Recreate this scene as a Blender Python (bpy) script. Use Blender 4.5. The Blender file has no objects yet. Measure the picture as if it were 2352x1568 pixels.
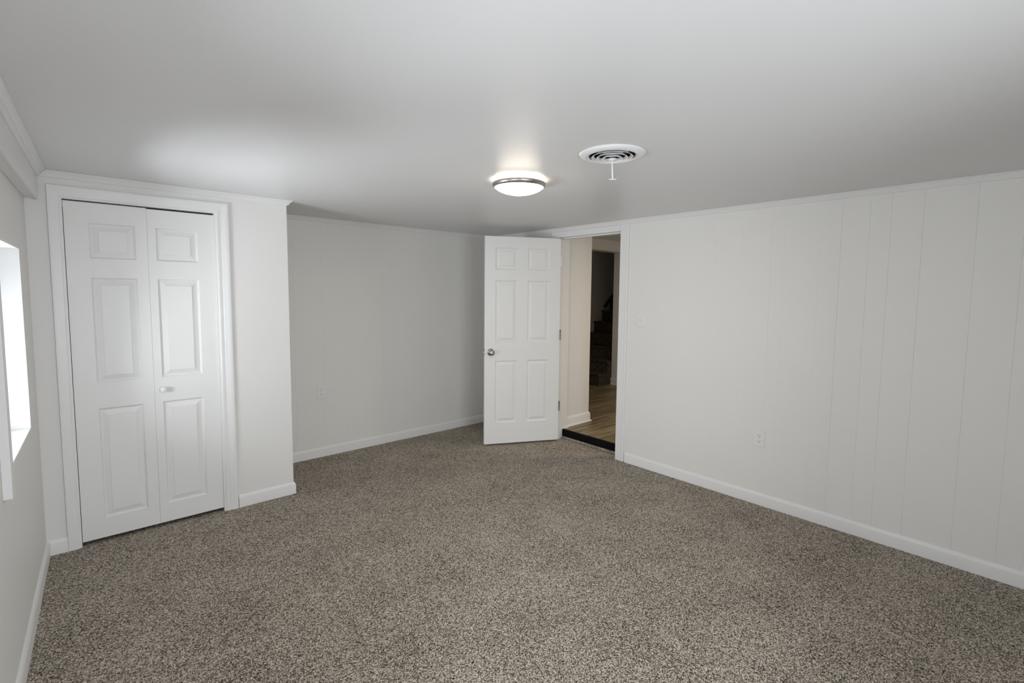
import bpy, bmesh, math
from mathutils import Vector, Matrix

S = bpy.context.scene
COL = S.collection

# ------------------------------------------------------------------ camera
F_PX, CY = 1114.77, 756.96
cam_d = bpy.data.cameras.new('camera')
cam_d.sensor_fit = 'HORIZONTAL'
cam_d.sensor_width = 36.0
cam_d.lens = 36.0 * F_PX / 2352.0
cam_d.shift_y = -(784.0 - CY) / 2352.0
cam_d.clip_start = 0.02
cam = bpy.data.objects.new('camera', cam_d)
COL.objects.link(cam)
yaw, pitch, roll = math.radians(41.6937), math.radians(-4.3783), math.radians(0.5202)
fw = Vector((math.sin(yaw) * math.cos(pitch), math.cos(yaw) * math.cos(pitch), math.sin(pitch)))
r0 = Vector((math.cos(yaw), -math.sin(yaw), 0))
u0 = r0.cross(fw)
rt = r0 * math.cos(roll) + u0 * math.sin(roll)
up = -r0 * math.sin(roll) + u0 * math.cos(roll)
m = Matrix(((rt.x, up.x, -fw.x, 0), (rt.y, up.y, -fw.y, 0), (rt.z, up.z, -fw.z, 1.48), (0, 0, 0, 1)))
cam.matrix_world = m
S.camera = cam

# ------------------------------------------------------------------ view, world, lights
S.view_settings.view_transform = 'Standard'
S.view_settings.look = 'None'
S.view_settings.gamma = 1.0
S.view_settings.use_curve_mapping = False
S.view_settings.exposure = 0.11

SKY_STRENGTH = 0.5
w = bpy.data.worlds.new('daylight')
S.world = w
w.use_nodes = True
nt = w.node_tree
nt.nodes.clear()
tc = nt.nodes.new('ShaderNodeTexCoord')
sx = nt.nodes.new('ShaderNodeSeparateXYZ')
rp = nt.nodes.new('ShaderNodeValToRGB')
rp.color_ramp.elements[0].position = 0.46
rp.color_ramp.elements[0].color = (0.42, 0.42, 0.40, 1)
rp.color_ramp.elements[1].position = 0.54
rp.color_ramp.elements[1].color = (0.86, 0.94, 1.0, 1)
mp = nt.nodes.new('ShaderNodeMapRange')
mp.inputs[1].default_value = -1
mp.inputs[2].default_value = 1
bg = nt.nodes.new('ShaderNodeBackground')
bg.inputs[1].default_value = SKY_STRENGTH
ow = nt.nodes.new('ShaderNodeOutputWorld')
nt.links.new(tc.outputs['Generated'], sx.inputs[0])
nt.links.new(sx.outputs['Z'], mp.inputs[0])
nt.links.new(mp.outputs[0], rp.inputs[0])
nt.links.new(rp.outputs[0], bg.inputs[0])
nt.links.new(bg.outputs[0], ow.inputs[0])


# daylight standing outside each window (diffuse sky light, so soft rectangular sources)
W1_POWER, W2_POWER, W3_POWER = 48.0, 75.0, 42.0
SKY_COL = (0.895, 0.945, 1.0)


def daylight(name, loc, d, sx_, sy_, power):
    if power <= 0:
        return
    l = bpy.data.lights.new(name, 'AREA')
    l.shape = 'RECTANGLE'
    l.size, l.size_y = sx_, sy_
    l.energy = power
    l.color = SKY_COL
    o = bpy.data.objects.new(name, l)
    o.location = loc
    o.rotation_euler = Vector(d).to_track_quat('-Z', 'Y').to_euler()
    COL.objects.link(o)


LAMP_EMIT = 30.0
HALL_POWER = 17.0
hl = bpy.data.lights.new('hall_ceiling_lamp', 'AREA')
hl.shape = 'DISK'
hl.size = 0.35
hl.energy = HALL_POWER
hl.color = (1.0, 0.88, 0.72)
hlo = bpy.data.objects.new('hall_ceiling_lamp', hl)
hlo.location = (4.75, 1.75, 2.2)
COL.objects.link(hlo)

# ------------------------------------------------------------------ dimensions (metres, origin under the camera)
HC = 2.106                 # ceiling
XR = 3.533                 # right wall face
XH = 3.66                  # hall side of the right wall
YB = 4.303                 # alcove back wall face
YC = 3.637                 # closet front wall face
XK = 1.112                 # closet outer corner
YR = -0.95                 # wall behind the camera
AL = 0.0270                # left wall is a hair out of square
XL0 = -0.293
def xl(y): return XL0 + math.tan(AL) * y
DY0, DY1 = 2.553, 3.307    # doorway
DZ = 2.018
HZ = 0.085                 # hall floor
HCH = 2.23                 # hall ceiling

# ------------------------------------------------------------------ materials
def mat(name, color, rough=0.5, metal=0.0, spec=0.5):
    mm = bpy.data.materials.new(name)
    mm.use_nodes = True
    b = mm.node_tree.nodes['Principled BSDF']
    b.inputs['Base Color'].default_value = (*color, 1)
    b.inputs['Roughness'].default_value = rough
    b.inputs['Metallic'].default_value = metal
    b.inputs['Specular IOR Level'].default_value = spec
    return mm, mm.node_tree, b


def add_bump(nt, b, scale, strength, dist=0.001, detail=3.0, stretch=None):
    tc = nt.nodes.new('ShaderNodeTexCoord')
    n = nt.nodes.new('ShaderNodeTexNoise')
    n.inputs['Scale'].default_value = scale
    n.inputs['Detail'].default_value = detail
    src = tc.outputs['Object']
    if stretch:
        mpn = nt.nodes.new('ShaderNodeMapping')
        mpn.inputs['Scale'].default_value = stretch
        nt.links.new(src, mpn.inputs[0])
        src = mpn.outputs[0]
    nt.links.new(src, n.inputs['Vector'])
    bp = nt.nodes.new('ShaderNodeBump')
    bp.inputs['Strength'].default_value = strength
    bp.inputs['Distance'].default_value = dist
    nt.links.new(n.outputs[0], bp.inputs['Height'])
    nt.links.new(bp.outputs[0], b.inputs['Normal'])


M_WALL, t_, b_ = mat('wall_paint', (0.80, 0.79, 0.77), 0.55, spec=0.35)
add_bump(t_, b_, 90, 0.08)
M_PANEL, t_, b_ = mat('painted_panelling', (0.81, 0.798, 0.765), 0.5, spec=0.35)
add_bump(t_, b_, 60, 0.06)
M_CEIL, t_, b_ = mat('ceiling_paint', (0.77, 0.765, 0.765), 0.38, spec=0.24)
add_bump(t_, b_, 160, 0.10)
M_TRIM, t_, b_ = mat('trim_paint', (0.82, 0.815, 0.805), 0.38, spec=0.45)
add_bump(t_, b_, 120, 0.04)
M_DOOR, t_, b_ = mat('door_paint', (0.82, 0.815, 0.80), 0.40, spec=0.45)
add_bump(t_, b_, 40, 0.05, stretch=(1, 1, 0.15))
M_PLASTIC, _, _ = mat('white_plastic', (0.82, 0.81, 0.79), 0.35)
M_ENAMEL, _, _ = mat('white_enamel', (0.84, 0.84, 0.84), 0.28)
M_HOLE, _, _ = mat('dark_slot', (0.02, 0.018, 0.016), 0.6)
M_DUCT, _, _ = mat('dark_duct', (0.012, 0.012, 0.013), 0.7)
M_BLACK, t_, b_ = mat('black_rubber', (0.003, 0.003, 0.003), 0.7, spec=0.15)
M_NICKEL, t_, b_ = mat('satin_nickel', (0.40, 0.37, 0.34), 0.18, 1.0)
M_RING, t_, b_ = mat('brushed_nickel', (0.46, 0.41, 0.38), 0.34, 1.0)
M_HINGE, t_, b_ = mat('aged_steel', (0.25, 0.24, 0.22), 0.4, 1.0)
M_RAIL, t_, b_ = mat('dark_stained_wood', (0.018, 0.013, 0.010), 0.4)
M_OUT, _, _ = mat('closet_shade_lining', (0.10, 0.10, 0.10), 0.9)  # shade inside the closet put into the lining colour
M_VINYL, _, _ = mat('window_vinyl', (0.85, 0.86, 0.86), 0.35)

# glowing opal glass
M_GLOW = bpy.data.materials.new('opal_glass_lit')
M_GLOW.use_nodes = True
nt = M_GLOW.node_tree
b = nt.nodes['Principled BSDF']
b.inputs['Base Color'].default_value = (0.9, 0.9, 0.88, 1)
b.inputs['Roughness'].default_value = 0.25
b.inputs['Emission Color'].default_value = (1.0, 0.88, 0.72, 1)
b.inputs['Emission Strength'].default_value = LAMP_EMIT

# clear pane
M_GLASS = bpy.data.materials.new('window_glass')
M_GLASS.use_nodes = True
nt = M_GLASS.node_tree
nt.nodes.clear()
o_ = nt.nodes.new('ShaderNodeOutputMaterial')
mx = nt.nodes.new('ShaderNodeMixShader')
tr = nt.nodes.new('ShaderNodeBsdfTransparent')
gl = nt.nodes.new('ShaderNodeBsdfGlossy')
gl.inputs['Roughness'].default_value = 0.02
fr = nt.nodes.new('ShaderNodeFresnel')
fr.inputs[0].default_value = 1.35
nt.links.new(fr.outputs[0], mx.inputs[0])
nt.links.new(tr.outputs[0], mx.inputs[1])
nt.links.new(gl.outputs[0], mx.inputs[2])
nt.links.new(mx.outputs[0], o_.inputs[0])


def carpet_material(name, dark, mid, light, scale=215.0):
    mm, nt, b = mat(name, mid, 0.95, spec=0.1)
    L = nt.links.new
    tc = nt.nodes.new('ShaderNodeTexCoord')
    # warp so the tufts are not a regular cell pattern
    nz = nt.nodes.new('ShaderNodeTexNoise')
    nz.inputs['Scale'].default_value = 70
    nz.inputs['Detail'].default_value = 2
    L(tc.outputs['Object'], nz.inputs['Vector'])
    vm = nt.nodes.new('ShaderNodeVectorMath')
    vm.operation = 'SCALE'
    vm.inputs['Scale'].default_value = 0.012
    L(nz.outputs['Color'], vm.inputs[0])
    va = nt.nodes.new('ShaderNodeVectorMath')
    va.operation = 'ADD'
    L(tc.outputs['Object'], va.inputs[0])
    L(vm.outputs[0], va.inputs[1])
    vo = nt.nodes.new('ShaderNodeTexVoronoi')
    vo.inputs['Scale'].default_value = scale
    L(va.outputs[0], vo.inputs['Vector'])
    n2 = nt.nodes.new('ShaderNodeTexNoise')
    n2.inputs['Scale'].default_value = scale * 0.9
    n2.inputs['Detail'].default_value = 3
    L(va.outputs[0], n2.inputs['Vector'])
    # height: centre of tuft high, gaps low
    inv = nt.nodes.new('ShaderNodeMath')
    inv.operation = 'MULTIPLY_ADD'
    inv.inputs[1].default_value = -0.95
    inv.inputs[2].default_value = 1.0
    L(vo.outputs['Distance'], inv.inputs[0])
    # per-tuft yarn colour, with shade in the gaps painted in by tuft height
    sep = nt.nodes.new('ShaderNodeSeparateColor')
    L(vo.outputs['Color'], sep.inputs[0])
    a1 = nt.nodes.new('ShaderNodeMath')
    a1.operation = 'MULTIPLY'
    a1.inputs[1].default_value = 0.42
    L(sep.outputs[0], a1.inputs[0])
    a2 = nt.nodes.new('ShaderNodeMath')
    a2.operation = 'MULTIPLY_ADD'
    a2.inputs[1].default_value = 0.50
    L(inv.outputs[0], a2.inputs[0])
    L(a1.outputs[0], a2.inputs[2])
    a3 = nt.nodes.new('ShaderNodeMath')
    a3.operation = 'MULTIPLY_ADD'
    a3.inputs[1].default_value = 0.55
    L(n2.outputs[0], a3.inputs[0])
    L(a2.outputs[0], a3.inputs[2])
    n3 = nt.nodes.new('ShaderNodeTexNoise')
    n3.inputs['Scale'].default_value = 3.2
    n3.inputs['Detail'].default_value = 4
    L(tc.outputs['Object'], n3.inputs['Vector'])
    a4 = nt.nodes.new('ShaderNodeMath')
    a4.operation = 'MULTIPLY_ADD'
    a4.inputs[1].default_value = 0.16
    L(n3.outputs[0], a4.inputs[0])
    L(a3.outputs[0], a4.inputs[2])
    rp = nt.nodes.new('ShaderNodeValToRGB')
    cr = rp.color_ramp
    cr.elements[0].position = 0.55
    cr.elements[0].color = (*dark, 1)
    cr.elements[1].position = 1.12
    cr.elements[1].color = (*light, 1)
    e = cr.elements.new(0.72)
    e.color = (*mid, 1)
    e = cr.elements.new(0.90)
    e.color = (*[(m_ + l_) * 0.46 for m_, l_ in zip(mid, light)], 1)
    L(a4.outputs[0], rp.inputs[0])
    L(rp.outputs[0], b.inputs['Base Color'])
    bp = nt.nodes.new('ShaderNodeBump')
    bp.inputs['Strength'].default_value = 0.8
    bp.inputs['Distance'].default_value = 0.006
    L(a3.outputs[0], bp.inputs['Height'])
    L(bp.outputs[0], b.inputs['Normal'])
    return mm


M_CARPET = carpet_material('taupe_carpet', (0.028, 0.022, 0.015), (0.205, 0.173, 0.137), (0.72, 0.645, 0.55))
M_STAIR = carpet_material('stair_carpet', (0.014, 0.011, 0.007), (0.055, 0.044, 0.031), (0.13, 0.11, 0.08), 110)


def plank_material():
    mm, nt, b = mat('oak_laminate', (0.3, 0.22, 0.12), 0.42, spec=0.35)
    L = nt.links.new
    tc = nt.nodes.new('ShaderNodeTexCoord')
    br = nt.nodes.new('ShaderNodeTexBrick')
    br.offset = 0.37
    br.inputs['Scale'].default_value = 1.0
    br.inputs['Brick Width'].default_value = 1.22
    br.inputs['Row Height'].default_value = 0.18
    br.inputs['Mortar Size'].default_value = 0.0012
    br.inputs['Color1'].default_value = (0.235, 0.178, 0.098, 1)
    br.inputs['Color2'].default_value = (0.36, 0.285, 0.17, 1)
    br.inputs['Mortar'].default_value = (0.07, 0.05, 0.03, 1)
    L(tc.outputs['Object'], br.inputs['Vector'])
    mpn = nt.nodes.new('ShaderNodeMapping')
    mpn.inputs['Scale'].default_value = (1.3, 14, 1)
    L(tc.outputs['Object'], mpn.inputs[0])
    nz = nt.nodes.new('ShaderNodeTexNoise')
    nz.inputs['Scale'].default_value = 1.6
    nz.inputs['Detail'].default_value = 6
    L(mpn.outputs[0], nz.inputs['Vector'])
    rp = nt.nodes.new('ShaderNodeValToRGB')
    rp.color_ramp.elements[0].position = 0.32
    rp.color_ramp.elements[0].color = (0.42, 0.42, 0.42, 1)
    rp.color_ramp.elements[1].position = 0.68
    rp.color_ramp.elements[1].color = (1.15, 1.15, 1.15, 1)
    L(nz.outputs[0], rp.inputs[0])
    mxc = nt.nodes.new('ShaderNodeMix')
    mxc.data_type = 'RGBA'
    mxc.blend_type = 'MULTIPLY'
    mxc.inputs[0].default_value = 1.0
    L(br.outputs['Color'], mxc.inputs[6])
    L(rp.outputs[0], mxc.inputs[7])
    L(mxc.outputs[2], b.inputs['Base Color'])
    return mm


M_PLANK = plank_material()

# ------------------------------------------------------------------ mesh helpers
def link(name, bm, material, parent=None, smooth=None, bevel=None):
    bmesh.ops.recalc_face_normals(bm, faces=bm.faces)
    me = bpy.data.meshes.new(name)
    bm.to_mesh(me)
    bm.free()
    for mm in (material if isinstance(material, (list, tuple)) else [material]):
        me.materials.append(mm)
    o = bpy.data.objects.new(name, me)
    COL.objects.link(o)
    if parent is not None:
        o.parent = parent
    if smooth is not None:
        me.polygons.foreach_set('use_smooth', [True] * len(me.polygons))
        me.set_sharp_from_angle(angle=math.radians(smooth))
    if bevel:
        md = o.modifiers.new('soft_edges', 'BEVEL')
        md.width = bevel
        md.segments = 2
        md.limit_method = 'ANGLE'
        md.angle_limit = math.radians(40)
    return o


def struct(o, label, cat):
    o['kind'] = 'structure'
    o['label'] = label
    o['category'] = cat
    return o


def tag(o, label, cat, group=None):
    o['label'] = label
    o['category'] = cat
    if group:
        o['group'] = group
    return o


def empty(name, loc, rotz=0.0):
    o = bpy.data.objects.new(name, None)
    o.empty_display_size = 0.1
    o.location = loc
    o.rotation_euler = (0, 0, rotz)
    COL.objects.link(o)
    return o


def box(bm, x0, x1, y0, y1, z0, z1):
    v = [bm.verts.new((x, y, z)) for x in (x0, x1) for y in (y0, y1) for z in (z0, z1)]
    for q in ((0, 1, 3, 2), (4, 6, 7, 5), (0, 4, 5, 1), (2, 3, 7, 6), (0, 2, 6, 4), (1, 5, 7, 3)):
        bm.faces.new([v[i] for i in q])


def boxes(*bs):
    bm = bmesh.new()
    for b in bs:
        box(bm, *b)
    return bm


def prism(bm, ring0, ring1):
    """closed solid between two equal-length rings of 3-D points"""
    a = [bm.verts.new(p) for p in ring0]
    c = [bm.verts.new(p) for p in ring1]
    n = len(a)
    for i in range(n):
        j = (i + 1) % n
        bm.faces.new((a[i], a[j], c[j], c[i]))
    bm.faces.new(a[::-1])
    bm.faces.new(c)


def sweep(bm, A, B, out, upv, prof, m0=0.0, m1=0.0, mv0=0.0, mv1=0.0):
    """profile (u along out, v along upv) from A to B; m = mitre shift along the run per unit u, mv per unit v"""
    A, B, out, upv = Vector(A), Vector(B), Vector(out), Vector(upv)
    d = (B - A).normalized()
    r0 = [A + out * u + upv * v + d * (m0 * u + mv0 * v) for u, v in prof]
    r1 = [B + out * u + upv * v + d * (m1 * u + mv1 * v) for u, v in prof]
    prism(bm, r0, r1)


def lathe(bm, prof, center=(0, 0, 0), axis='Z', n=48, closed=False):
    """revolve (r, h) list; axis Z or along a Vector"""
    c = Vector(center)
    if axis == 'Z':
        ax, e1, e2 = Vector((0, 0, 1)), Vector((1, 0, 0)), Vector((0, 1, 0))
    else:
        ax = Vector(axis).normalized()
        e1 = ax.orthogonal().normalized()
        e2 = ax.cross(e1)
    rings = []
    for r, h in prof:
        if r < 1e-6:
            rings.append([bm.verts.new(c + ax * h)])
        else:
            rings.append([bm.verts.new(c + ax * h + (e1 * math.cos(2 * math.pi * k / n) + e2 * math.sin(2 * math.pi * k / n)) * r) for k in range(n)])
    pairs = list(zip(rings, rings[1:]))
    if closed:
        pairs.append((rings[-1], rings[0]))
    for a, b in pairs:
        for k in range(n):
            j = (k + 1) % n
            if len(a) == 1 and len(b) == 1:
                continue
            if len(a) == 1:
                bm.faces.new((a[0], b[k], b[j]))
            elif len(b) == 1:
                bm.faces.new((a[k], a[j], b[0]))
            else:
                bm.faces.new((a[k], a[j], b[j], b[k]))


def tube(bm, A, B, r, n=20):
    A, B = Vector(A), Vector(B)
    lathe(bm, [(0, 0), (r * .8, 0), (r, r * .25), (r, (B - A).length - r * .25), (r * .8, (B - A).length), (0, (B - A).length)], A, B - A, n)


# ------------------------------------------------------------------ floor and ceiling
bm = bmesh.new()
box(bm, -0.6, XH, YR - 0.2, YB + 0.1, -0.06, 0.0)
box(bm, XH - 0.016, XH - 0.0005, DY0, DY1, -0.001, 0.0175)   # carpet turned up against the step
struct(link('floor', bm, M_CARPET), 'speckled taupe cut pile carpet covering the whole room floor', 'floor')

VC = Vector((1.817, 1.374))
LC = Vector((1.861, 2.041))
bm = bmesh.new()
X0, X1, Y0, Y1 = -0.6, XH, YR - 0.2, YB + 0.1
R_V = 0.108
nseg = 48
inner = [bm.verts.new((VC.x + R_V * math.cos(2 * math.pi * k / nseg), VC.y + R_V * math.sin(2 * math.pi * k / nseg), HC)) for k in range(nseg)]
outer = []
for k in range(nseg):
    a = 2 * math.pi * (k + 0.0) / nseg
    dx, dy = math.cos(a), math.sin(a)
    ts = []
    if dx > 1e-9: ts.append((X1 - VC.x) / dx)
    if dx < -1e-9: ts.append((X0 - VC.x) / dx)
    if dy > 1e-9: ts.append((Y1 - VC.y) / dy)
    if dy < -1e-9: ts.append((Y0 - VC.y) / dy)
    t = min(ts)
    outer.append((VC.x + dx * t, VC.y + dy * t))
corners = [(X1, Y1), (X0, Y1), (X0, Y0), (X1, Y0)]
ov = [bm.verts.new((x, y, HC)) for x, y in outer]
def side(p):
    e = 1e-6
    if abs(p[0] - X1) < e: return 0
    if abs(p[1] - Y1) < e: return 1
    if abs(p[0] - X0) < e: return 2
    return 3
cv = [bm.verts.new((x, y, HC)) for x, y in corners]
for k in range(nseg):
    j = (k + 1) % nseg
    vs = [inner[k], ov[k]]
    if side(outer[k]) != side(outer[j]):
        vs.append(cv[side(outer[k])])
    vs += [ov[j], inner[j]]
    bm.faces.new(vs)
ret = bmesh.ops.extrude_face_region(bm, geom=bm.faces[:])
bmesh.ops.translate(bm, verts=[g for g in ret['geom'] if isinstance(g, bmesh.types.BMVert)], vec=(0, 0, 0.12))
struct(link('ceiling', bm, M_CEIL), 'low smooth painted white ceiling above the carpeted room', 'ceiling')

# ------------------------------------------------------------------ walls
# right wall: grooved panelling, doorway left open
def grooved(bm, a0, a1, z0, z1, x_face, x_back, grooves, along='y'):
    pts = [(a0, x_face)]
    sgn = 1 if x_back > x_face else -1
    for g, wd in sorted(grooves):
        if a0 + wd < g < a1 - wd:
            pts += [(g - wd, x_face), (g, x_face + sgn * wd * 0.75), (g + wd, x_face)]
    pts += [(a1, x_face), (a1, x_back), (a0, x_back)]
    if along == 'y':
        r0_ = [(x, a, z0) for a, x in pts]
        r1_ = [(x, a, z1) for a, x in pts]
    else:
        r0_ = [(a, x, z0) for a, x in pts]
        r1_ = [(a, x, z1) for a, x in pts]
    prism(bm, r0_, r1_)

GR = [(2.123, .0014), (1.905, .0009), (1.716, .0016), (1.52, .0010), (1.318, .0020), (1.238, .0014), (1.03, .0010),
      (0.915, .0028), (0.774, .0020), (0.672, .0022), (0.527, .0026), (0.308, .0024), (0.134, .0022), (0.036, .0018), (-0.10, .002), (-.29, .002)]
bm = bmesh.new()
grooved(bm, YR - 0.1, DY0 - 0.02, 0, HC, XR, XH, GR)
grooved(bm, DY1 + 0.02, YB + 0.1, 0, HC, XR, XH, [(3.5, .002), (3.7, .002), (3.93, .002), (4.12, .002)])
box(bm, XR, XH, DY0 - 0.02, DY1 + 0.02, DZ + 0.02, HC)
struct(link('wall_right', bm, M_PANEL), 'long white painted wall of vertical grooved panelling with outlet and switch', 'wall')

bm = bmesh.new()
grooved(bm, XK - 0.1, XH, 0, HC, YB, YB + 0.1, [(1.354, .0016), (1.591, .0018), (1.80, .001), (2.165, .0026), (2.40, .001), (2.57, .0012), (2.806, .0016), (3.0, .0016), (3.2, .0016)], 'x')
struct(link('wall_back', bm, M_PANEL), 'white panelled wall at the back of the recess beside the closet', 'wall')

# closet front wall with opening, closet side wall
CX0, CX1, CZ = -0.055, 0.672, 1.972      # closet opening
bm = bmesh.new()
xw = xl(YC)
box(bm, xw - 0.15, CX0, YC, YC + 0.1, 0, HC)
box(bm, CX1, XK, YC, YC + 0.1, 0, HC)
box(bm, CX0, CX1, YC, YC + 0.1, CZ, HC)
struct(link('wall_closet', bm, M_WALL), 'smooth white wall holding the closet opening', 'wall')
bm = boxes((XK - 0.1, XK, YC + 0.1, YB, 0, HC))
struct(link('wall_closet_side', bm, M_WALL), 'short white return wall from the closet corner to the recess', 'wall')
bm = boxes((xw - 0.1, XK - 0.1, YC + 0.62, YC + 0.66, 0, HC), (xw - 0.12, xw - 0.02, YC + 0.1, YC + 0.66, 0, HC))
struct(link('wall_closet_lining', bm, M_OUT), 'closet lining behind the folding door, coloured dark for the shade inside', 'wall')

# left wall (slightly out of square): with window opening
ROT_L = -AL
WY0, WY1, WZ0, WZ1 = 2.455, 3.290, 0.793, 1.672
WT = 0.24
def lw_empty(name): return empty(name, (XL0, 0, 0), ROT_L)
def lw_place(o):
    o.location = (XL0, 0, 0)
    o.rotation_euler = (0, 0, ROT_L)
    return o
VY0, VY1 = 0.30, 1.25       # added unseen window on the same wall, to brighten the right wall
bm = boxes((-WT, 0, YR - 0.2, VY0, 0, HC), (-WT, 0, VY1, WY0, 0, HC), (-WT, 0, WY1, YC + 0.12, 0, HC),
           (-WT, 0, WY0, WY1, 0, WZ0), (-WT, 0, WY0, WY1, WZ1, HC), (-WT, 0, VY0, VY1, 0, WZ0), (-WT, 0, VY0, VY1, WZ1, HC))
struct(lw_place(link('wall_left', bm, M_WALL)), 'white wall at the far left with the deep window recess', 'wall')

# rear wall with a wide window behind the camera
RX0, RX1, RZ0, RZ1 = 0.05, 1.55, 0.10, 1.72
bm = boxes((-0.6, RX0, YR - 0.2, YR, 0, HC), (RX1, XH, YR - 0.2, YR, 0, HC),
           (RX0, RX1, YR - 0.2, YR, 0, RZ0), (RX0, RX1, YR - 0.2, YR, RZ1, HC))
struct(link('wall_rear', bm, M_WALL), 'white wall behind the viewer with a wide window', 'wall')

# ------------------------------------------------------------------ windows
def sash_window(root, y0, y1, z0, z1, xo, xi, face):
    """frame + two sashes in the plane x in [xo, xi] (local), glass panes"""
    f = 0.035
    bm = boxes((xo, xi, y0, y0 + f, z0, z1), (xo, xi, y1 - f, y1, z0, z1), (xo, xi, y0 + f, y1 - f, z0, z0 + f), (xo, xi, y0 + f, y1 - f, z1 - f, z1))
    link('window_frame', bm, M_VINYL, root, bevel=0.003)
    zm = (z0 + z1) / 2
    s = 0.032
    for k, (a, b_, xa) in enumerate(((z0 + f, zm + 0.016, xo + 0.035), (zm - 0.016, z1 - f, xo + 0.008))):
        ya, yb = y0 + f, y1 - f
        xb = xa + 0.024
        sb = link('sash', boxes((xa, xb, ya, ya + s, a, b_), (xa, xb, yb - s, yb, a, b_), (xa, xb, ya + s, yb - s, a, a + s), (xa, xb, ya + s, yb - s, b_ - s, b_)), M_VINYL, root, bevel=0.002)
        link('pane', boxes((xa + 0.010, xa + 0.013, ya + s, yb - s, a + s, b_ - s)), M_GLASS, sb)

w1 = lw_empty('window_1')
struct(w1, 'bright deep set window in the left wall', 'window')
sash_window(w1, WY0, WY1, WZ0, WZ1, -WT + 0.01, -WT + 0.08, 1)
link('window_sill', boxes((-WT + 0.08, 0.002, WY0, WY1, WZ0 - 0.001, WZ0 + 0.012)), M_TRIM, w1, bevel=0.002)
link('jamb_liner', boxes((-WT + 0.08, 0.001, WY1 - 0.008, WY1 + 0.001, WZ0 + 0.012, WZ1), (-WT + 0.08, 0.001, WY0 - 0.001, WY0 + 0.008, WZ0 + 0.012, WZ1),
                         (-WT + 0.08, 0.001, WY0 + 0.008, WY1 - 0.008, WZ1 - 0.008, WZ1 + 0.001)), M_TRIM, w1)
# raised casing board on the near side of that window
bm = boxes((0, 0.025, 2.385, 2.445, 0.745, 1.75))
struct(lw_place(link('trim_1', bm, M_TRIM, bevel=0.002)), 'narrow vertical white board on the left wall beside the window', 'trim')

w3 = lw_empty('added_window_3')
struct(w3, 'added unseen window in the left wall beside the viewer', 'window')
sash_window(w3, VY0, VY1, WZ0, WZ1, -WT + 0.01, -WT + 0.08, 1)
w2 = empty('window_2', (0, YR, 0), math.pi / 2)
struct(w2, 'wide window in the wall behind the viewer', 'window')
sash_window(w2, -RX1, -RX0, RZ0, RZ1, -0.19, -0.12, 1)
w2.rotation_euler = (0, 0, math.pi / 2)
# local x -> world y, local y -> world -x
daylight('window_1_daylight', (xl((WY0 + WY1) / 2) - WT - 0.22, (WY0 + WY1) / 2 + 0.05, 1.0), (1, -AL, 0.75), 0.95, 0.75, W1_POWER)
daylight('added_window_3_light', (xl((VY0 + VY1) / 2) - WT - 0.10, (VY0 + VY1) / 2, (WZ0 + WZ1) / 2), (1, -AL, 0), VY1 - VY0 + 0.2, WZ1 - WZ0 + 0.2, W3_POWER)  # extra light through the added window
daylight('window_2_daylight', ((RX0 + RX1) / 2, YR - 0.40, 1.22), (0, 1, -0.1), RX1 - RX0 + 0.2, 1.35, W2_POWER)

# ------------------------------------------------------------------ boxed soffit on the left wall
bm = boxes((0, 0.040, YR, YC - 0.005, 1.955, HC), (0.040, 0.053, YR, YC - 0.005, 1.949, HC))
struct(lw_place(link('trim_2', bm, M_TRIM, bevel=0.002)), 'boxed white soffit along the top of the left wall', 'trim')

# ------------------------------------------------------------------ crown mouldings
CROWN_H, CROWN_P = 0.033, 0.037
CROWN = [(u * CROWN_P / 0.034, v * CROWN_H / 0.043) for u, v in (
    (0, -0.043), (0.005, -0.043), (0.009, -0.040), (0.012, -0.033), (0.014, -0.027), (0.0165, -0.0262), (0.018, -0.021),
    (0.022, -0.015), (0.027, -0.0115), (0.0275, -0.008), (0.033, -0.006), (0.034, -0.003), (0.034, 0), (0, 0))]
def crown(name, A, B, out, m0, m1, label, place=None):
    bm = bmesh.new()
    sweep(bm, A, B, out, (0, 0, 1), CROWN, m0, m1)
    o = link(name, bm, M_TRIM, smooth=25)
    if place:
        place(o)
    return struct(o, label, 'trim')
ZC = HC - 0.0005
crown('trim_3', (XR, YR, ZC), (XR, YB, ZC), (-1, 0, 0), 1, -1, 'white crown moulding along the top of the right wall')
crown('trim_4', (XR, YB, ZC), (XK, YB, ZC), (0, -1, 0), 1, -1, 'white crown moulding along the top of the recess wall')
crown('trim_5', (XK, YC, ZC), (xl(YC) + 0.053, YC, ZC), (0, -1, 0), -1, -1, 'white crown moulding above the closet door')
crown('trim_12', (XK, YB, ZC), (XK, YC, ZC), (1, 0, 0), 1, 1, 'white crown moulding on the closet return wall inside the recess')
crown('trim_6', (0.053, YC - 0.006, ZC), (0.053, YR, ZC), (1, 0, 0), 1, -1, 'white crown moulding along the boxed soffit on the left', lw_place)

# ------------------------------------------------------------------ baseboards
BASE = [(0, 0), (0.013, 0), (0.013, 0.066), (0.0115, 0.072), (0.009, 0.076), (0.008, 0.079), (0.005, 0.083), (0.003, 0.0855), (0, 0.0855)]
def base(name, A, B, out, m0, m1, label, place=None, prof=BASE):
    bm = bmesh.new()
    sweep(bm, A, B, out, (0, 0, 1), prof, m0, m1)
    o = link(name, bm, M_TRIM, smooth=30)
    if place:
        place(o)
    return struct(o, label, 'baseboard')
base('baseboard_right', (XR, YR, 0), (XR, DY0 - 0.102, 0), (-1, 0, 0), 1, 0, 'white baseboard along the foot of the right wall')
base('baseboard_right_far', (XR, DY1 + 0.07, 0), (XR, YB, 0), (-1, 0, 0), 0, -1, 'white baseboard behind the open door')
base('baseboard_back', (XR, YB, 0), (XK, YB, 0), (0, -1, 0), 1, -1, 'white baseboard along the foot of the recess wall')
bm = bmesh.new()
sweep(bm, (XK, YC, 0), (0.754, YC, 0), (0, -1, 0), (0, 0, 1), BASE, -1, 0)
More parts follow.
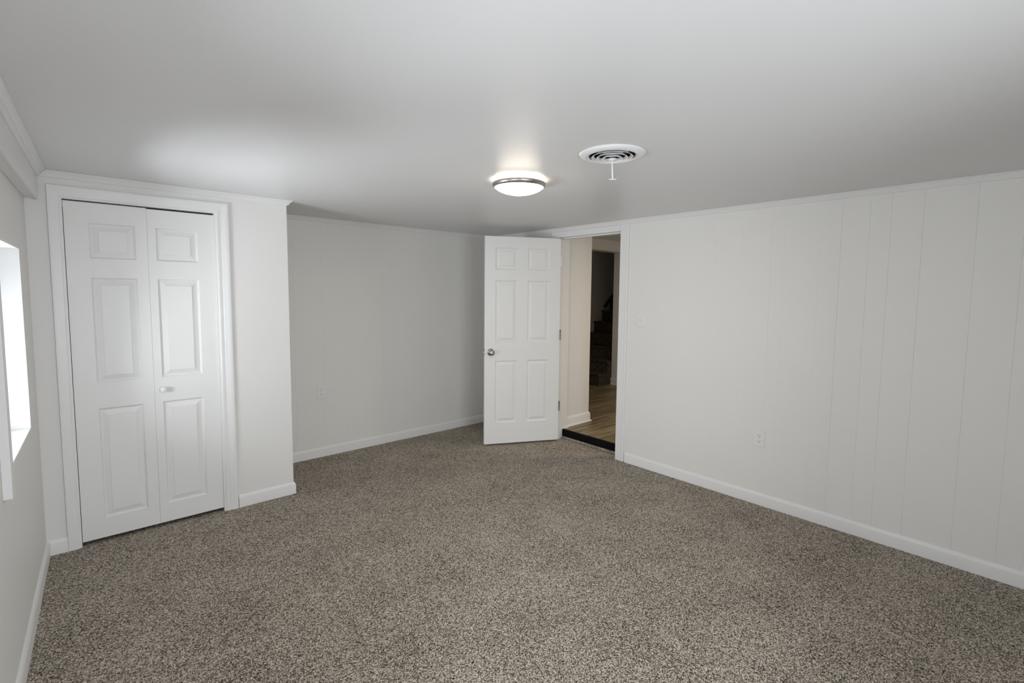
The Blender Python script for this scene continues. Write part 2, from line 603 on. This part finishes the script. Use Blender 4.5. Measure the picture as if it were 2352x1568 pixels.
sweep(bm, (XK, YB, 0), (XK, YC, 0), (1, 0, 0), (0, 0, 1), BASE, 1, 1)
struct(link('baseboard_closet', bm, M_TRIM, smooth=30), 'white baseboard right of the closet door wrapping the corner', 'baseboard')
base('baseboard_closet_left', (CX0 - 0.054, YC, 0), (xl(YC), YC, 0), (0, -1, 0), 0, -1, 'short white baseboard between the closet casing and left wall')
base('baseboard_left', (0, YC - 0.001, 0), (0, YR, 0), (1, 0, 0), 1, -1, 'white baseboard along the foot of the left wall', lw_place)

# ------------------------------------------------------------------ casings
def casing_legs(bm, a0, a1, ztop, prof, to3, s0=1.0, s1=1.0, sh=1.0):
    """three mitred sides; prof is (distance from inner edge, projection); s* scale each side's width"""
    flat = [(0.0, 0), (0.0, 0.009), (0.003, 0.0115), (0.006, 0.0120), (0.030, 0.0128), (0.050, 0.0140), (0.062, 0.0150), (0.066, 0.0145), (0.068, 0.012), (0.068, 0)]
    def ring(fn, pf=flat): return [fn(u, pr) for u, pr in pf]
    prism(bm, ring(lambda u, pr: to3(a0 - u * s0, 0.0, pr)), ring(lambda u, pr: to3(a0 - u * s0, ztop + u * sh, pr)))
    prism(bm, ring(lambda u, pr: to3(a1 + u * s1, 0.0, pr), prof), ring(lambda u, pr: to3(a1 + u * s1, ztop + u * sh, pr), prof))
    prism(bm, ring(lambda u, pr: to3(a0 - u * s0, ztop + u * sh, pr)), ring(lambda u, pr: to3(a1 + u * s1, ztop + u * sh, pr)))

CAS = [(0.0, 0), (0.0, 0.009), (0.003, 0.0115), (0.018, 0.0120), (0.020, 0.0112), (0.024, 0.0112), (0.026, 0.0128), (0.042, 0.0138),
       (0.044, 0.0148), (0.052, 0.0160), (0.062, 0.0160), (0.066, 0.0150), (0.068, 0.012), (0.068, 0)]
bm = bmesh.new()
casing_legs(bm, CX0 - 0.006, CX1 + 0.006, CZ + 0.006, CAS, lambda a, z, pr: (a, YC - pr, z), 0.70, 1.06, 0.86)
box(bm, CX0 - 0.012, CX0 + 0.006, YC - 0.006, YC + 0.1, 0, CZ + 0.006)
box(bm, CX1 - 0.006, CX1 + 0.012, YC - 0.006, YC + 0.1, 0, CZ + 0.006)
box(bm, CX0 + 0.006, CX1 - 0.006, YC - 0.006, YC + 0.1, CZ - 0.004, CZ + 0.006)
struct(link('trim_7', bm, M_TRIM, smooth=25), 'white moulded casing around the folding closet door', 'trim')
# dark strip in head of closet opening, its colour stands for the gap's shade
struct(link('trim_8', boxes((CX0 + 0.006, CX1 - 0.006, YC + 0.050, YC + 0.085, CZ - 0.03, CZ - 0.004)), M_HOLE), 'dark strip painted as shade in the head of the closet opening', 'trim')

CAS2 = [(0.0, 0), (0.0, 0.011), (0.003, 0.013), (0.064, 0.0135), (0.070, 0.0155), (0.080, 0.0160), (0.086, 0.0135), (0.086, 0)]
bm = bmesh.new()
t3 = lambda a, z, pr: (XR - pr, a, z)
ZT = HC - CROWN_H
# near leg
prism(bm, [t3(DY0 - u, 0, pr) for u, pr in CAS2], [t3(DY0 - u, ZT, pr) for u, pr in CAS2])
# far leg (behind the open door)
FL = [(u * 0.8, pr * 0.8) for u, pr in CAS2]
prism(bm, [t3(DY1 + u, 0, pr) for u, pr in FL], [t3(DY1 + u, ZT, pr) for u, pr in FL])
# flat head board up to the crown
box(bm, XR - 0.0125, XR, DY0, DY1, DZ, ZT - 0.0015)
# jamb liner: legs, head, stops
J = 0.02
box(bm, XR - 0.004, XH + 0.004, DY0 - J, DY0, HZ, DZ)
box(bm, XR - 0.004, XH - 0.012, DY0 - J, DY0, 0, HZ)
box(bm, XR - 0.004, XH + 0.06, DY1, DY1 + J, HZ, DZ)
box(bm, XR - 0.004, XH - 0.004, DY1, DY1 + J, 0, HZ)
box(bm, XR - 0.004, XH + 0.004, DY0 - J, DY1 + J, DZ, DZ + J)
box(bm, XR + 0.040, XH - 0.03, DY0, DY1, DZ - 0.011, DZ)
box(bm, XR + 0.040, XR + 0.075, DY1 - 0.011, DY1, 0, DZ - 0.011)
struct(link('trim_9', bm, M_TRIM, bevel=0.0015), 'white casing and jambs around the open doorway', 'trim')

# ------------------------------------------------------------------ panel doors
def panel_door(bm, W, H, T, cols, rows, z0):
    """front face at y=0 looking to -y, body to +y. cols/rows: panel intervals"""
    xs = sorted({0.0, W, *[c for cc in cols for c in cc]})
    zs = sorted({z0, z0 + H, *[r for rr in rows for r in rr]})
    cache = {}
    def V(x, y, z):
        k = (round(x, 5), round(y, 5), round(z, 5))
        if k not in cache:
            cache[k] = bm.verts.new((x, y, z))
        return cache[k]
    RINGS = [(0.0, 0.0), (0.003, 0.0045), (0.008, 0.0090), (0.012, 0.0098), (0.016, 0.0092), (0.039, 0.0032), (0.0395, 0.0010), (0.0420, 0.0004)]
    for f, yb in ((0, 1), (T, -1)):
        for i in range(len(xs) - 1):
            for j in range(len(zs) - 1):
                a, b_, c, d = xs[i], xs[i + 1], zs[j], zs[j + 1]
                ispan = any(abs(a - p) < 1e-6 and abs(b_ - q) < 1e-6 for p, q in cols) and any(abs(c - p) < 1e-6 and abs(d - q) < 1e-6 for p, q in rows)
                if not ispan:
                    bm.faces.new((V(a, f, c), V(b_, f, c), V(b_, f, d), V(a, f, d)))
                    continue
                prev = None
                for ins, dep in RINGS:
                    y = f + yb * dep
                    ring = [V(a + ins, y, c + ins), V(b_ - ins, y, c + ins), V(b_ - ins, y, d - ins), V(a + ins, y, d - ins)]
                    if prev:
                        for k in range(4):
                            bm.faces.new((prev[k], prev[(k + 1) % 4], ring[(k + 1) % 4], ring[k]))
                    prev = ring
                bm.faces.new(prev)
    # edges
    for i in range(len(xs) - 1):
        for z in (zs[0], zs[-1]):
            bm.faces.new((V(xs[i], 0, z), V(xs[i + 1], 0, z), V(xs[i + 1], T, z), V(xs[i], T, z)))
    for j in range(len(zs) - 1):
        for x in (xs[0], xs[-1]):
            bm.faces.new((V(x, 0, zs[j]), V(x, 0, zs[j + 1]), V(x, T, zs[j + 1]), V(x, T, zs[j])))

# open entry door: local x from latch edge to hinge edge, local -y faces the room
D0 = Vector((2.853, 3.592, 0))
ang = math.atan2(-0.45624, 0.88986)
d1 = empty('door_1', D0, ang)
struct(d1, 'white six panel door standing open in front of the recess corner', 'door')
bm = bmesh.new()
DW = 0.752
panel_door(bm, DW, 1.988, 0.035, [(0.104, 0.315), (0.421, 0.637)], [(0.222, 0.826), (1.004, 1.592), (1.696, 1.901)], 0.018)
link('door_leaf', bm, M_DOOR, d1)
# knob set
KX, KZ = 0.060, 0.911
bm = bmesh.new()
lathe(bm, [(0, 0.0), (0.033, 0.0), (0.034, 0.003), (0.031, 0.007), (0.022, 0.010), (0.0145, 0.013), (0.0125, 0.020), (0.0125, 0.030), (0.017, 0.034),
           (0.0235, 0.039), (0.0268, 0.046), (0.0272, 0.052), (0.0255, 0.058), (0.020, 0.0625), (0.012, 0.0645), (0.0065, 0.0640), (0.0060, 0.0625), (0, 0.0625)], (KX, 0.0, KZ), (0, -1, 0), 40)
lathe(bm, [(0, 0.0), (0.033, 0.0), (0.034, 0.003), (0.031, 0.007), (0.022, 0.010), (0.0145, 0.013), (0.0125, 0.030), (0.0235, 0.039), (0.0272, 0.052), (0.020, 0.0625), (0, 0.0645)], (KX, 0.035, KZ), (0, 1, 0), 40)
kn = link('door_knob', bm, M_NICKEL, d1, smooth=40)
kn['label'] = 'satin nickel round knob'
bm = boxes((-0.0012, 0.001, 0.006, 0.029, KZ - 0.03, KZ + 0.03))
lp = link('latch_plate', bm, M_HINGE, d1, bevel=0.001)
lp['label'] = 'dark steel latch plate on the door edge'
bm = bmesh.new()
prism(bm, [(-0.011, 0.012, KZ - 0.008), (0.001, 0.012, KZ - 0.008), (0.001, 0.024, KZ - 0.008), (-0.004, 0.024, KZ - 0.008)],
      [(-0.011, 0.012, KZ + 0.008), (0.001, 0.012, KZ + 0.008), (0.001, 0.024, KZ + 0.008), (-0.004, 0.024, KZ + 0.008)])
link('latch_bolt', bm, M_NICKEL, lp)
for hz, mm, lb in ((1.787, M_ENAMEL, 'white painted hinge'), (1.067, M_HINGE, 'bare steel hinge'), (0.357, M_HINGE, 'bare steel hinge')):
    bm = bmesh.new()
    hx, hy, R = DW + 0.006, -0.004, 0.0058
    lathe(bm, [(0, -0.052), (0.003, -0.051), (R + .001, -0.047), (R, -0.044), (R, -0.0155), (R * .8, -0.015), (R * .8, -0.0145), (R, -0.014), (R, 0.0135), (R * .8, 0.014), (R * .8, 0.0145), (R, 0.015),
               (R, 0.044), (R + .0014, 0.046), (R + .001, 0.050), (0.003, 0.053), (0, 0.0535)], (hx, hy, hz), 'Z', 20)
    h = link('hinge', bm, mm, d1, smooth=40)
    h['label'] = lb
    lf = link('hinge_leaf', boxes((DW - 0.0005, DW + 0.0018, 0.002, 0.032, hz - 0.044, hz + 0.044)), mm, h)
    link('hinge_screw', boxes((DW + 0.0115, DW + 0.0125, hy - 0.003, hy + 0.003, hz - 0.006, hz + 0.002)), M_HOLE, h)

# folding closet door
d2 = empty('door_2', (CX0, YC, 0))
struct(d2, 'closed white bifold closet door with two three panel leaves', 'door')
for k, (xa, xb, pc, ztop) in enumerate(((CX0 + 0.0086, 0.3182, (0.055, 0.262), 1.9605), (0.3190, CX1 - 0.0063, (0.360, 0.574), 1.9565))):
    bm = bmesh.new()
    panel_door(bm, xb - xa, ztop - 0.024, 0.034, [(pc[0] - xa, pc[1] - xa)], [(0.139, 0.789), (0.940, 1.542), (1.651, 1.848)], 0.024)
    lf = link('door_leaf', bm, M_DOOR, d2)
    lf.location = (xa - CX0, 0.004, 0)
    if k == 1:
        bm = bmesh.new()
        lathe(bm, [(0, 0), (0.010, 0), (0.0095, 0.006), (0.009, 0.011), (0.0125, 0.016), (0.0165, 0.021), (0.0178, 0.027), (0.0165, 0.032), (0.0115, 0.0355), (0, 0.037)],
              (0.362 - xa, 0.0, 0.866), (0, -1, 0), 32)
        kk = link('closet_knob', bm, M_DOOR, lf, smooth=40)
        kk['label'] = 'small round white knob'
bm = boxes((0.0062, 0.0084, 0.006, 0.03, 1.925, 1.962))
pv = link('pivot_bracket', bm, M_HINGE, d2)
pv['label'] = 'small rusty pivot bracket at the top corner'

# ------------------------------------------------------------------ ceiling light
cl = empty('ceiling_light', (LC.x, LC.y, HC))
tag(cl, 'round flush ceiling light, lit, opal dome in a brushed nickel ring', 'light')
bm = bmesh.new()
lathe(bm, [(0, 0), (0.112, 0), (0.112, -0.008), (0.08, -0.014), (0, -0.014)], (0, 0, -0.0003), 'Z', 48)
link('mounting_pan', bm, M_ENAMEL, cl, smooth=40)
M_GLOW2 = M_GLOW.copy()
M_GLOW2.name = 'opal_glass_rim'
M_GLOW2.node_tree.nodes['Principled BSDF'].inputs['Emission Strength'].default_value = LAMP_EMIT * 0.12
bm = bmesh.new()
lathe(bm, [(0.120, -0.0085), (0.133, -0.0125), (0.1395, -0.020), (0.139, -0.034), (0.1365, -0.042)], (0, 0, 0), 'Z', 64)
link('glass_rim', bm, M_GLOW2, cl, smooth=60)
bm = bmesh.new()
lathe(bm, [(0.1362, -0.0425), (0.118, -0.056), (0.090, -0.0680), (0.053, -0.0775), (0.02, -0.0815), (0, -0.082)], (0, 0, 0), 'Z', 64)
link('glass_dome', bm, M_GLOW, cl, smooth=60)
bm = bmesh.new()
lathe(bm, [(0.1415, -0.0185), (0.1458, -0.0190), (0.1484, -0.0240), (0.1476, -0.0310), (0.1425, -0.0400), (0.1375, -0.0440), (0.1362, -0.0425), (0.1405, -0.0320)], (0, 0, 0), 'Z', 64, closed=True)
rg = link('metal_ring', bm, M_RING, cl, smooth=40)
rg['label'] = 'brushed nickel ring'

# ------------------------------------------------------------------ ceiling vent
cvn = empty('ceiling_vent', (VC.x, VC.y, HC))
tag(cvn, 'round white ceiling vent with concentric louvres and a pull handle', 'vent')
bm = bmesh.new()
lathe(bm, [(0.104, 0.004), (0.104, -0.012), (0.110, -0.016), (0.120, -0.0155), (0.134, -0.012), (0.143, -0.007), (0.1465, -0.002), (0.1455, -0.0004), (0.110, -0.0004)], (0, 0, 0), 'Z', 72, closed=True)
link('flange', bm, M_ENAMEL, cvn, smooth=40)
for rt, zt, rb, zb in ((0.080, -0.0085, 0.092, -0.0160), (0.058, -0.0105, 0.070, -0.0200), (0.035, -0.0140, 0.047, -0.0240)):
    bm = bmesh.new()
    lathe(bm, [(rt, zt), (rt + 0.5 * (rb - rt) - 0.001, (zt + zb) / 2 - 0.001), (rb - 0.0005, zb - 0.0012), (rb + 0.0006, zb - 0.0008), (rb + 0.0004, zb + 0.0004),
               (rt + 0.5 * (rb - rt) + 0.001, (zt + zb) / 2 + 0.001), (rt + 0.001, zt + 0.001)], (0, 0, 0), 'Z', 64, closed=True)
    link('louvre', bm, M_ENAMEL, cvn, smooth=40)
bm = bmesh.new()
lathe(bm, [(0, -0.016), (0.014, -0.018), (0.024, -0.0265), (0.0235, -0.0285), (0.013, -0.0295), (0.012, -0.032), (0, -0.0325)], (0, 0, 0), 'Z', 40)
link('hub', bm, M_ENAMEL, cvn, smooth=40)
bm = bmesh.new()
for k in range(3):
    a = math.radians(42 + 120 * k)
    d = Vector((math.cos(a), math.sin(a), 0))
    n_ = Vector((-d.y, d.x, 0)) * 0.0022
    p0_, p1_ = d * 0.015, d * 0.106
    prism(bm, [p0_ - n_ + Vector((0, 0, -.002)), p0_ + n_ + Vector((0, 0, -.002)), p0_ + n_ + Vector((0, 0, .010)), p0_ - n_ + Vector((0, 0, .010))],
          [p1_ - n_ + Vector((0, 0, -.002)), p1_ + n_ + Vector((0, 0, -.002)), p1_ + n_ + Vector((0, 0, .010)), p1_ - n_ + Vector((0, 0, .010))])
link('spider_bracket', bm, M_ENAMEL, cvn)
bm = bmesh.new()
tube(bm, (0, 0, -0.026), (0.004, -0.003, -0.1125), 0.0033, 14)
ta = Vector((0.62, -0.78, 0)) * 0.0165
tube(bm, Vector((0.004, -0.003, -0.1125)) - ta, Vector((0.004, -0.003, -0.1125)) + ta, 0.0024, 14)
link('pull_handle', bm, M_PLASTIC, cvn, smooth=40)
bm = bmesh.new()
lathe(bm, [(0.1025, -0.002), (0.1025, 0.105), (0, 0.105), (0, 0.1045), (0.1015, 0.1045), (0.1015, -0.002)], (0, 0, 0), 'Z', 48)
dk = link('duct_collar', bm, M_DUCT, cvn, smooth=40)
dk['label'] = 'black inside of the duct'

# ------------------------------------------------------------------ outlets and switch (local: x along wall, -y out of wall, z up)
def rounded_plate(bm, w_, h_, t, bev):
    a, b2 = w_ / 2, h_ / 2
    r0_ = [(-a, 0, -b2), (a, 0, -b2), (a, 0, b2), (-a, 0, b2)]
    r1_ = [(-a, -t * .4, -b2), (a, -t * .4, -b2), (a, -t * .4, b2), (-a, -t * .4, b2)]
    r2_ = [(-a + bev, -t, -b2 + bev), (a - bev, -t, -b2 + bev), (a - bev, -t, b2 - bev), (-a + bev, -t, b2 - bev)]
    vs = [[bm.verts.new(p) for p in r] for r in (r0_, r1_, r2_)]
    for s, t_ in zip(vs, vs[1:]):
        for k in range(4):
            bm.faces.new((s[k], s[(k + 1) % 4], t_[(k + 1) % 4], t_[k]))
    bm.faces.new(vs[0][::-1])
    bm.faces.new(vs[2])

def socket(zc):
    bm = bmesh.new()
    pts = []
    for k in range(32):
        a = 2 * math.pi * k / 32
        x, z = 0.0172 * math.cos(a), 0.0172 * math.sin(a)
        z = max(-0.0142, min(0.0142, z))
        pts.append((x, z))
    prism(bm, [(x, -0.004, zc + z) for x, z in pts], [(x * .97, -0.0068, zc + z * .97) for x, z in pts])
    return bm
def slots(zc):
    bm = boxes((-0.0079, -0.0055, -0.0072, -0.006, zc - 0.0005, zc + 0.0085), (0.0055, 0.0076, -0.0072, -0.006, zc + 0.0005, zc + 0.0078))
    ring = [(0.0028 * math.cos(2 * math.pi * k / 16), max(-0.0022, 0.0028 * math.sin(2 * math.pi * k / 16))) for k in range(16)]
    prism(bm, [(x, -0.006, zc - 0.0072 + z) for x, z in ring], [(x, -0.0072, zc - 0.0072 + z) for x, z in ring])
    return bm
def outlet(loc, rz, label, group):
    r = empty('wall_outlet', loc, rz)
    tag(r, label, 'outlet', group)
    bm = bmesh.new()
    rounded_plate(bm, 0.0775, 0.119, 0.0055, 0.003)
    link('cover_plate', bm, M_PLASTIC, r)
    for zc in (0.0195, -0.0195):
        s = link('socket', socket(zc), M_PLASTIC, r)
        link('socket_slots', slots(zc), M_HOLE, s)['label'] = 'dark socket slots'
    bm = bmesh.new()
    lathe(bm, [(0, 0.005), (0.0025, 0.005), (0.0025, 0.0062), (0, 0.0066)], (0, 0, 0), (0, -1, 0), 16)
    link('cover_screw', bm, M_PLASTIC, r)
    return r
outlet((XR, 1.337, 0.4715), -math.pi / 2, 'white duplex outlet low on the long grooved right wall', 'wall outlets')
outlet((1.569, YB, 0.582), 0, 'white duplex outlet on the recess wall beside the closet', 'wall outlets')

sw = empty('light_switch', (XR, 2.3335, 1.257), -math.pi / 2)
tag(sw, 'white toggle light switch on the right wall beside the doorway', 'switch')
bm = bmesh.new()
rounded_plate(bm, 0.074, 0.117, 0.0055, 0.003)
link('cover_plate', bm, M_PLASTIC, sw)
bm = boxes((-0.006, 0.006, -0.0062, -0.004, -0.0125, 0.0125))
link('toggle_slot', bm, M_PLASTIC, sw)
bm = bmesh.new()
prism(bm, [(-0.0045, -0.005, -0.004), (0.0045, -0.005, -0.004), (0.0045, -0.005, 0.006), (-0.0045, -0.005, 0.006)],
      [(-0.0035, -0.017, 0.006), (0.0035, -0.017, 0.006), (0.0035, -0.016, 0.012), (-0.0035, -0.016, 0.012)])
link('toggle', bm, M_PLASTIC, sw)
for z in (0.030, -0.030):
    bm = bmesh.new()
    lathe(bm, [(0, 0.005), (0.0025, 0.005), (0.0025, 0.0062), (0, 0.0066)], (0, 0, z), (0, -1, 0), 16)
    link('cover_screw', bm, M_PLASTIC, sw)

# ------------------------------------------------------------------ threshold and hall beyond the doorway
bm = bmesh.new()
prism(bm, [(XH - 0.012, y, z) for y, z in ((DY0, 0.017), (DY0, HZ + 0.001))] + [(XH + 0.012, DY0, HZ + 0.0025), (XH + 0.012, DY0, HZ), (XH, DY0, HZ), (XH, DY0, 0.017)],
      [(XH - 0.012, y, z) for y, z in ((DY1, 0.017), (DY1, HZ + 0.001))] + [(XH + 0.012, DY1, HZ + 0.0025), (XH + 0.012, DY1, HZ), (XH, DY1, HZ), (XH, DY1, 0.017)])
tag(link('threshold_strip', bm, M_BLACK), 'black edge strip on the step up into the hall', 'threshold')

bm = boxes((XH, 9.0, 0.9, 5.35, -0.06, HZ))
struct(link('floor_hall', bm, M_PLANK), 'brown wood plank floor of the hall beyond the doorway', 'floor')
HX, HY = 4.115, 3.347
bm = boxes((XH, HX, HY, 5.3, HZ, HCH))
struct(link('wall_hall_left', bm, M_WALL), 'white hall wall just through the doorway', 'wall')
bm = boxes((XH, XH + 0.02, DY1 + 0.02, HY, HZ, HCH), (XH, XH + 0.02, 0.9, DY0 - 0.02, HZ, HCH), (XH, XH + 0.02, DY0 - 0.02, DY1 + 0.02, DZ + 0.02, HCH))
struct(link('wall_hall_front', bm, M_WALL), 'hall side of the wall around the doorway', 'wall')
bm = boxes((6.08, 6.2, 0.9, 4.515, HZ, HCH), (6.2, 9.0, 4.415, 4.515, HZ, 3.6))
struct(link('wall_hall_right', bm, M_WALL, bevel=0.004), 'hall wall ending at the foot of the stairs', 'wall')
bm = boxes((XH, 6.2, 0.8, 0.9, HZ, HCH))
struct(link('wall_hall_near', bm, M_WALL), 'hall wall out of sight on the near side', 'wall')
bm = boxes((HX, 9.0, 5.3, 5.4, HZ, 3.6), (8.9, 9.0, 4.5, 5.3, HZ, 3.6))
struct(link('wall_stairwell', bm, M_WALL), 'shadowed wall of the stairwell', 'wall')
bm = boxes((XH, 6.2, 0.9, 4.43, HCH, HCH + 0.1), (HX, 9.0, 4.28, 5.4, 3.6, 3.7), (XH, HX, 4.43, 5.4, HCH, HCH + 0.1), (HX, HX + 0.05, 4.43, 5.4, HCH, 3.6))
struct(link('ceiling_hall', bm, M_WALL), 'hall ceiling beyond the doorway', 'ceiling')
bm = boxes((HX, 6.2, 4.28, 4.43, 2.088, HCH), (HX, 6.2, 4.27, 4.44, 2.080, 2.0885), (HX, 6.2, 4.33, 4.43, HCH, 3.6))
struct(link('trim_10', bm, M_TRIM), 'white dropped header across the hall before the stairs', 'trim')
BASE2 = [(0, 0), (0.026, 0), (0.026, 0.006), (0.022, 0.013), (0.014, 0.017), (0.014, 0.084), (0.011, 0.092), (0.007, 0.097), (0.004, 0.103), (0, 0.104)]
bm = bmesh.new()
sweep(bm, (HX, HY, HZ), (XH + 0.062, HY, HZ), (0, -1, 0), (0, 0, 1), BASE2, -1, 0)
sweep(bm, (HX, 5.0, HZ), (HX, HY, HZ), (1, 0, 0), (0, 0, 1), BASE2, 0, 1)
struct(link('baseboard_hall', bm, M_TRIM, smooth=30), 'white baseboard with shoe moulding on the hall wall', 'baseboard')
bm = bmesh.new()
sweep(bm, (6.08, 4.515, HZ), (6.08, 0.9, HZ), (-1, 0, 0), (0, 0, 1), BASE2, 0, 0)
struct(link('baseboard_hall_far', bm, M_TRIM, smooth=30), 'white baseboard beside the foot of the stairs', 'baseboard')
# shoe block at jamb foot
bm = boxes((XH + 0.012, XH + 0.072, DY1 - 0.014, DY1, HZ, HZ + 0.016))
struct(link('trim_11', bm, M_TRIM, bevel=0.004), 'small white shoe moulding at the foot of the door jamb', 'trim')

# staircase
st = empty('staircase', (5.78, 4.515, HZ))
tag(st, 'dark carpeted staircase climbing beyond the doorway', 'staircase')
RUN, RISE = 0.21, 0.183
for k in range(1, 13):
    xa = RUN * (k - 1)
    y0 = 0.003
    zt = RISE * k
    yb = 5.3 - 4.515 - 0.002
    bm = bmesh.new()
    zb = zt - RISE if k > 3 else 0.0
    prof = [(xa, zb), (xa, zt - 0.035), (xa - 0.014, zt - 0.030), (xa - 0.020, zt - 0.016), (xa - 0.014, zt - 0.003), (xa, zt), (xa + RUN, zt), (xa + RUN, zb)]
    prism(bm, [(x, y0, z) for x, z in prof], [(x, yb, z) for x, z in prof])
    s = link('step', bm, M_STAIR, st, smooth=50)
    if k in (1, 2):
        s['label'] = 'lowest carpeted step' if k == 1 else 'second carpeted step'
hr = empty('handrail', (6.825, 5.3, 1.245))
tag(hr, 'dark wooden handrail rising along the shadowed stairwell wall', 'handrail')
bm = bmesh.new()
tube(bm, (0, -0.055, 0), (1.5, -0.055, 1.5 * RISE / RUN), 0.024, 20)
link('rail', bm, M_RAIL, hr, smooth=40)
for t in (0.22, 1.2):
    bm = bmesh.new()
    tube(bm, (t, -0.002, t * RISE / RUN - 0.06), (t, -0.055, t * RISE / RUN - 0.02), 0.008, 12)
    link('rail_bracket', bm, M_HINGE, hr, smooth=40)
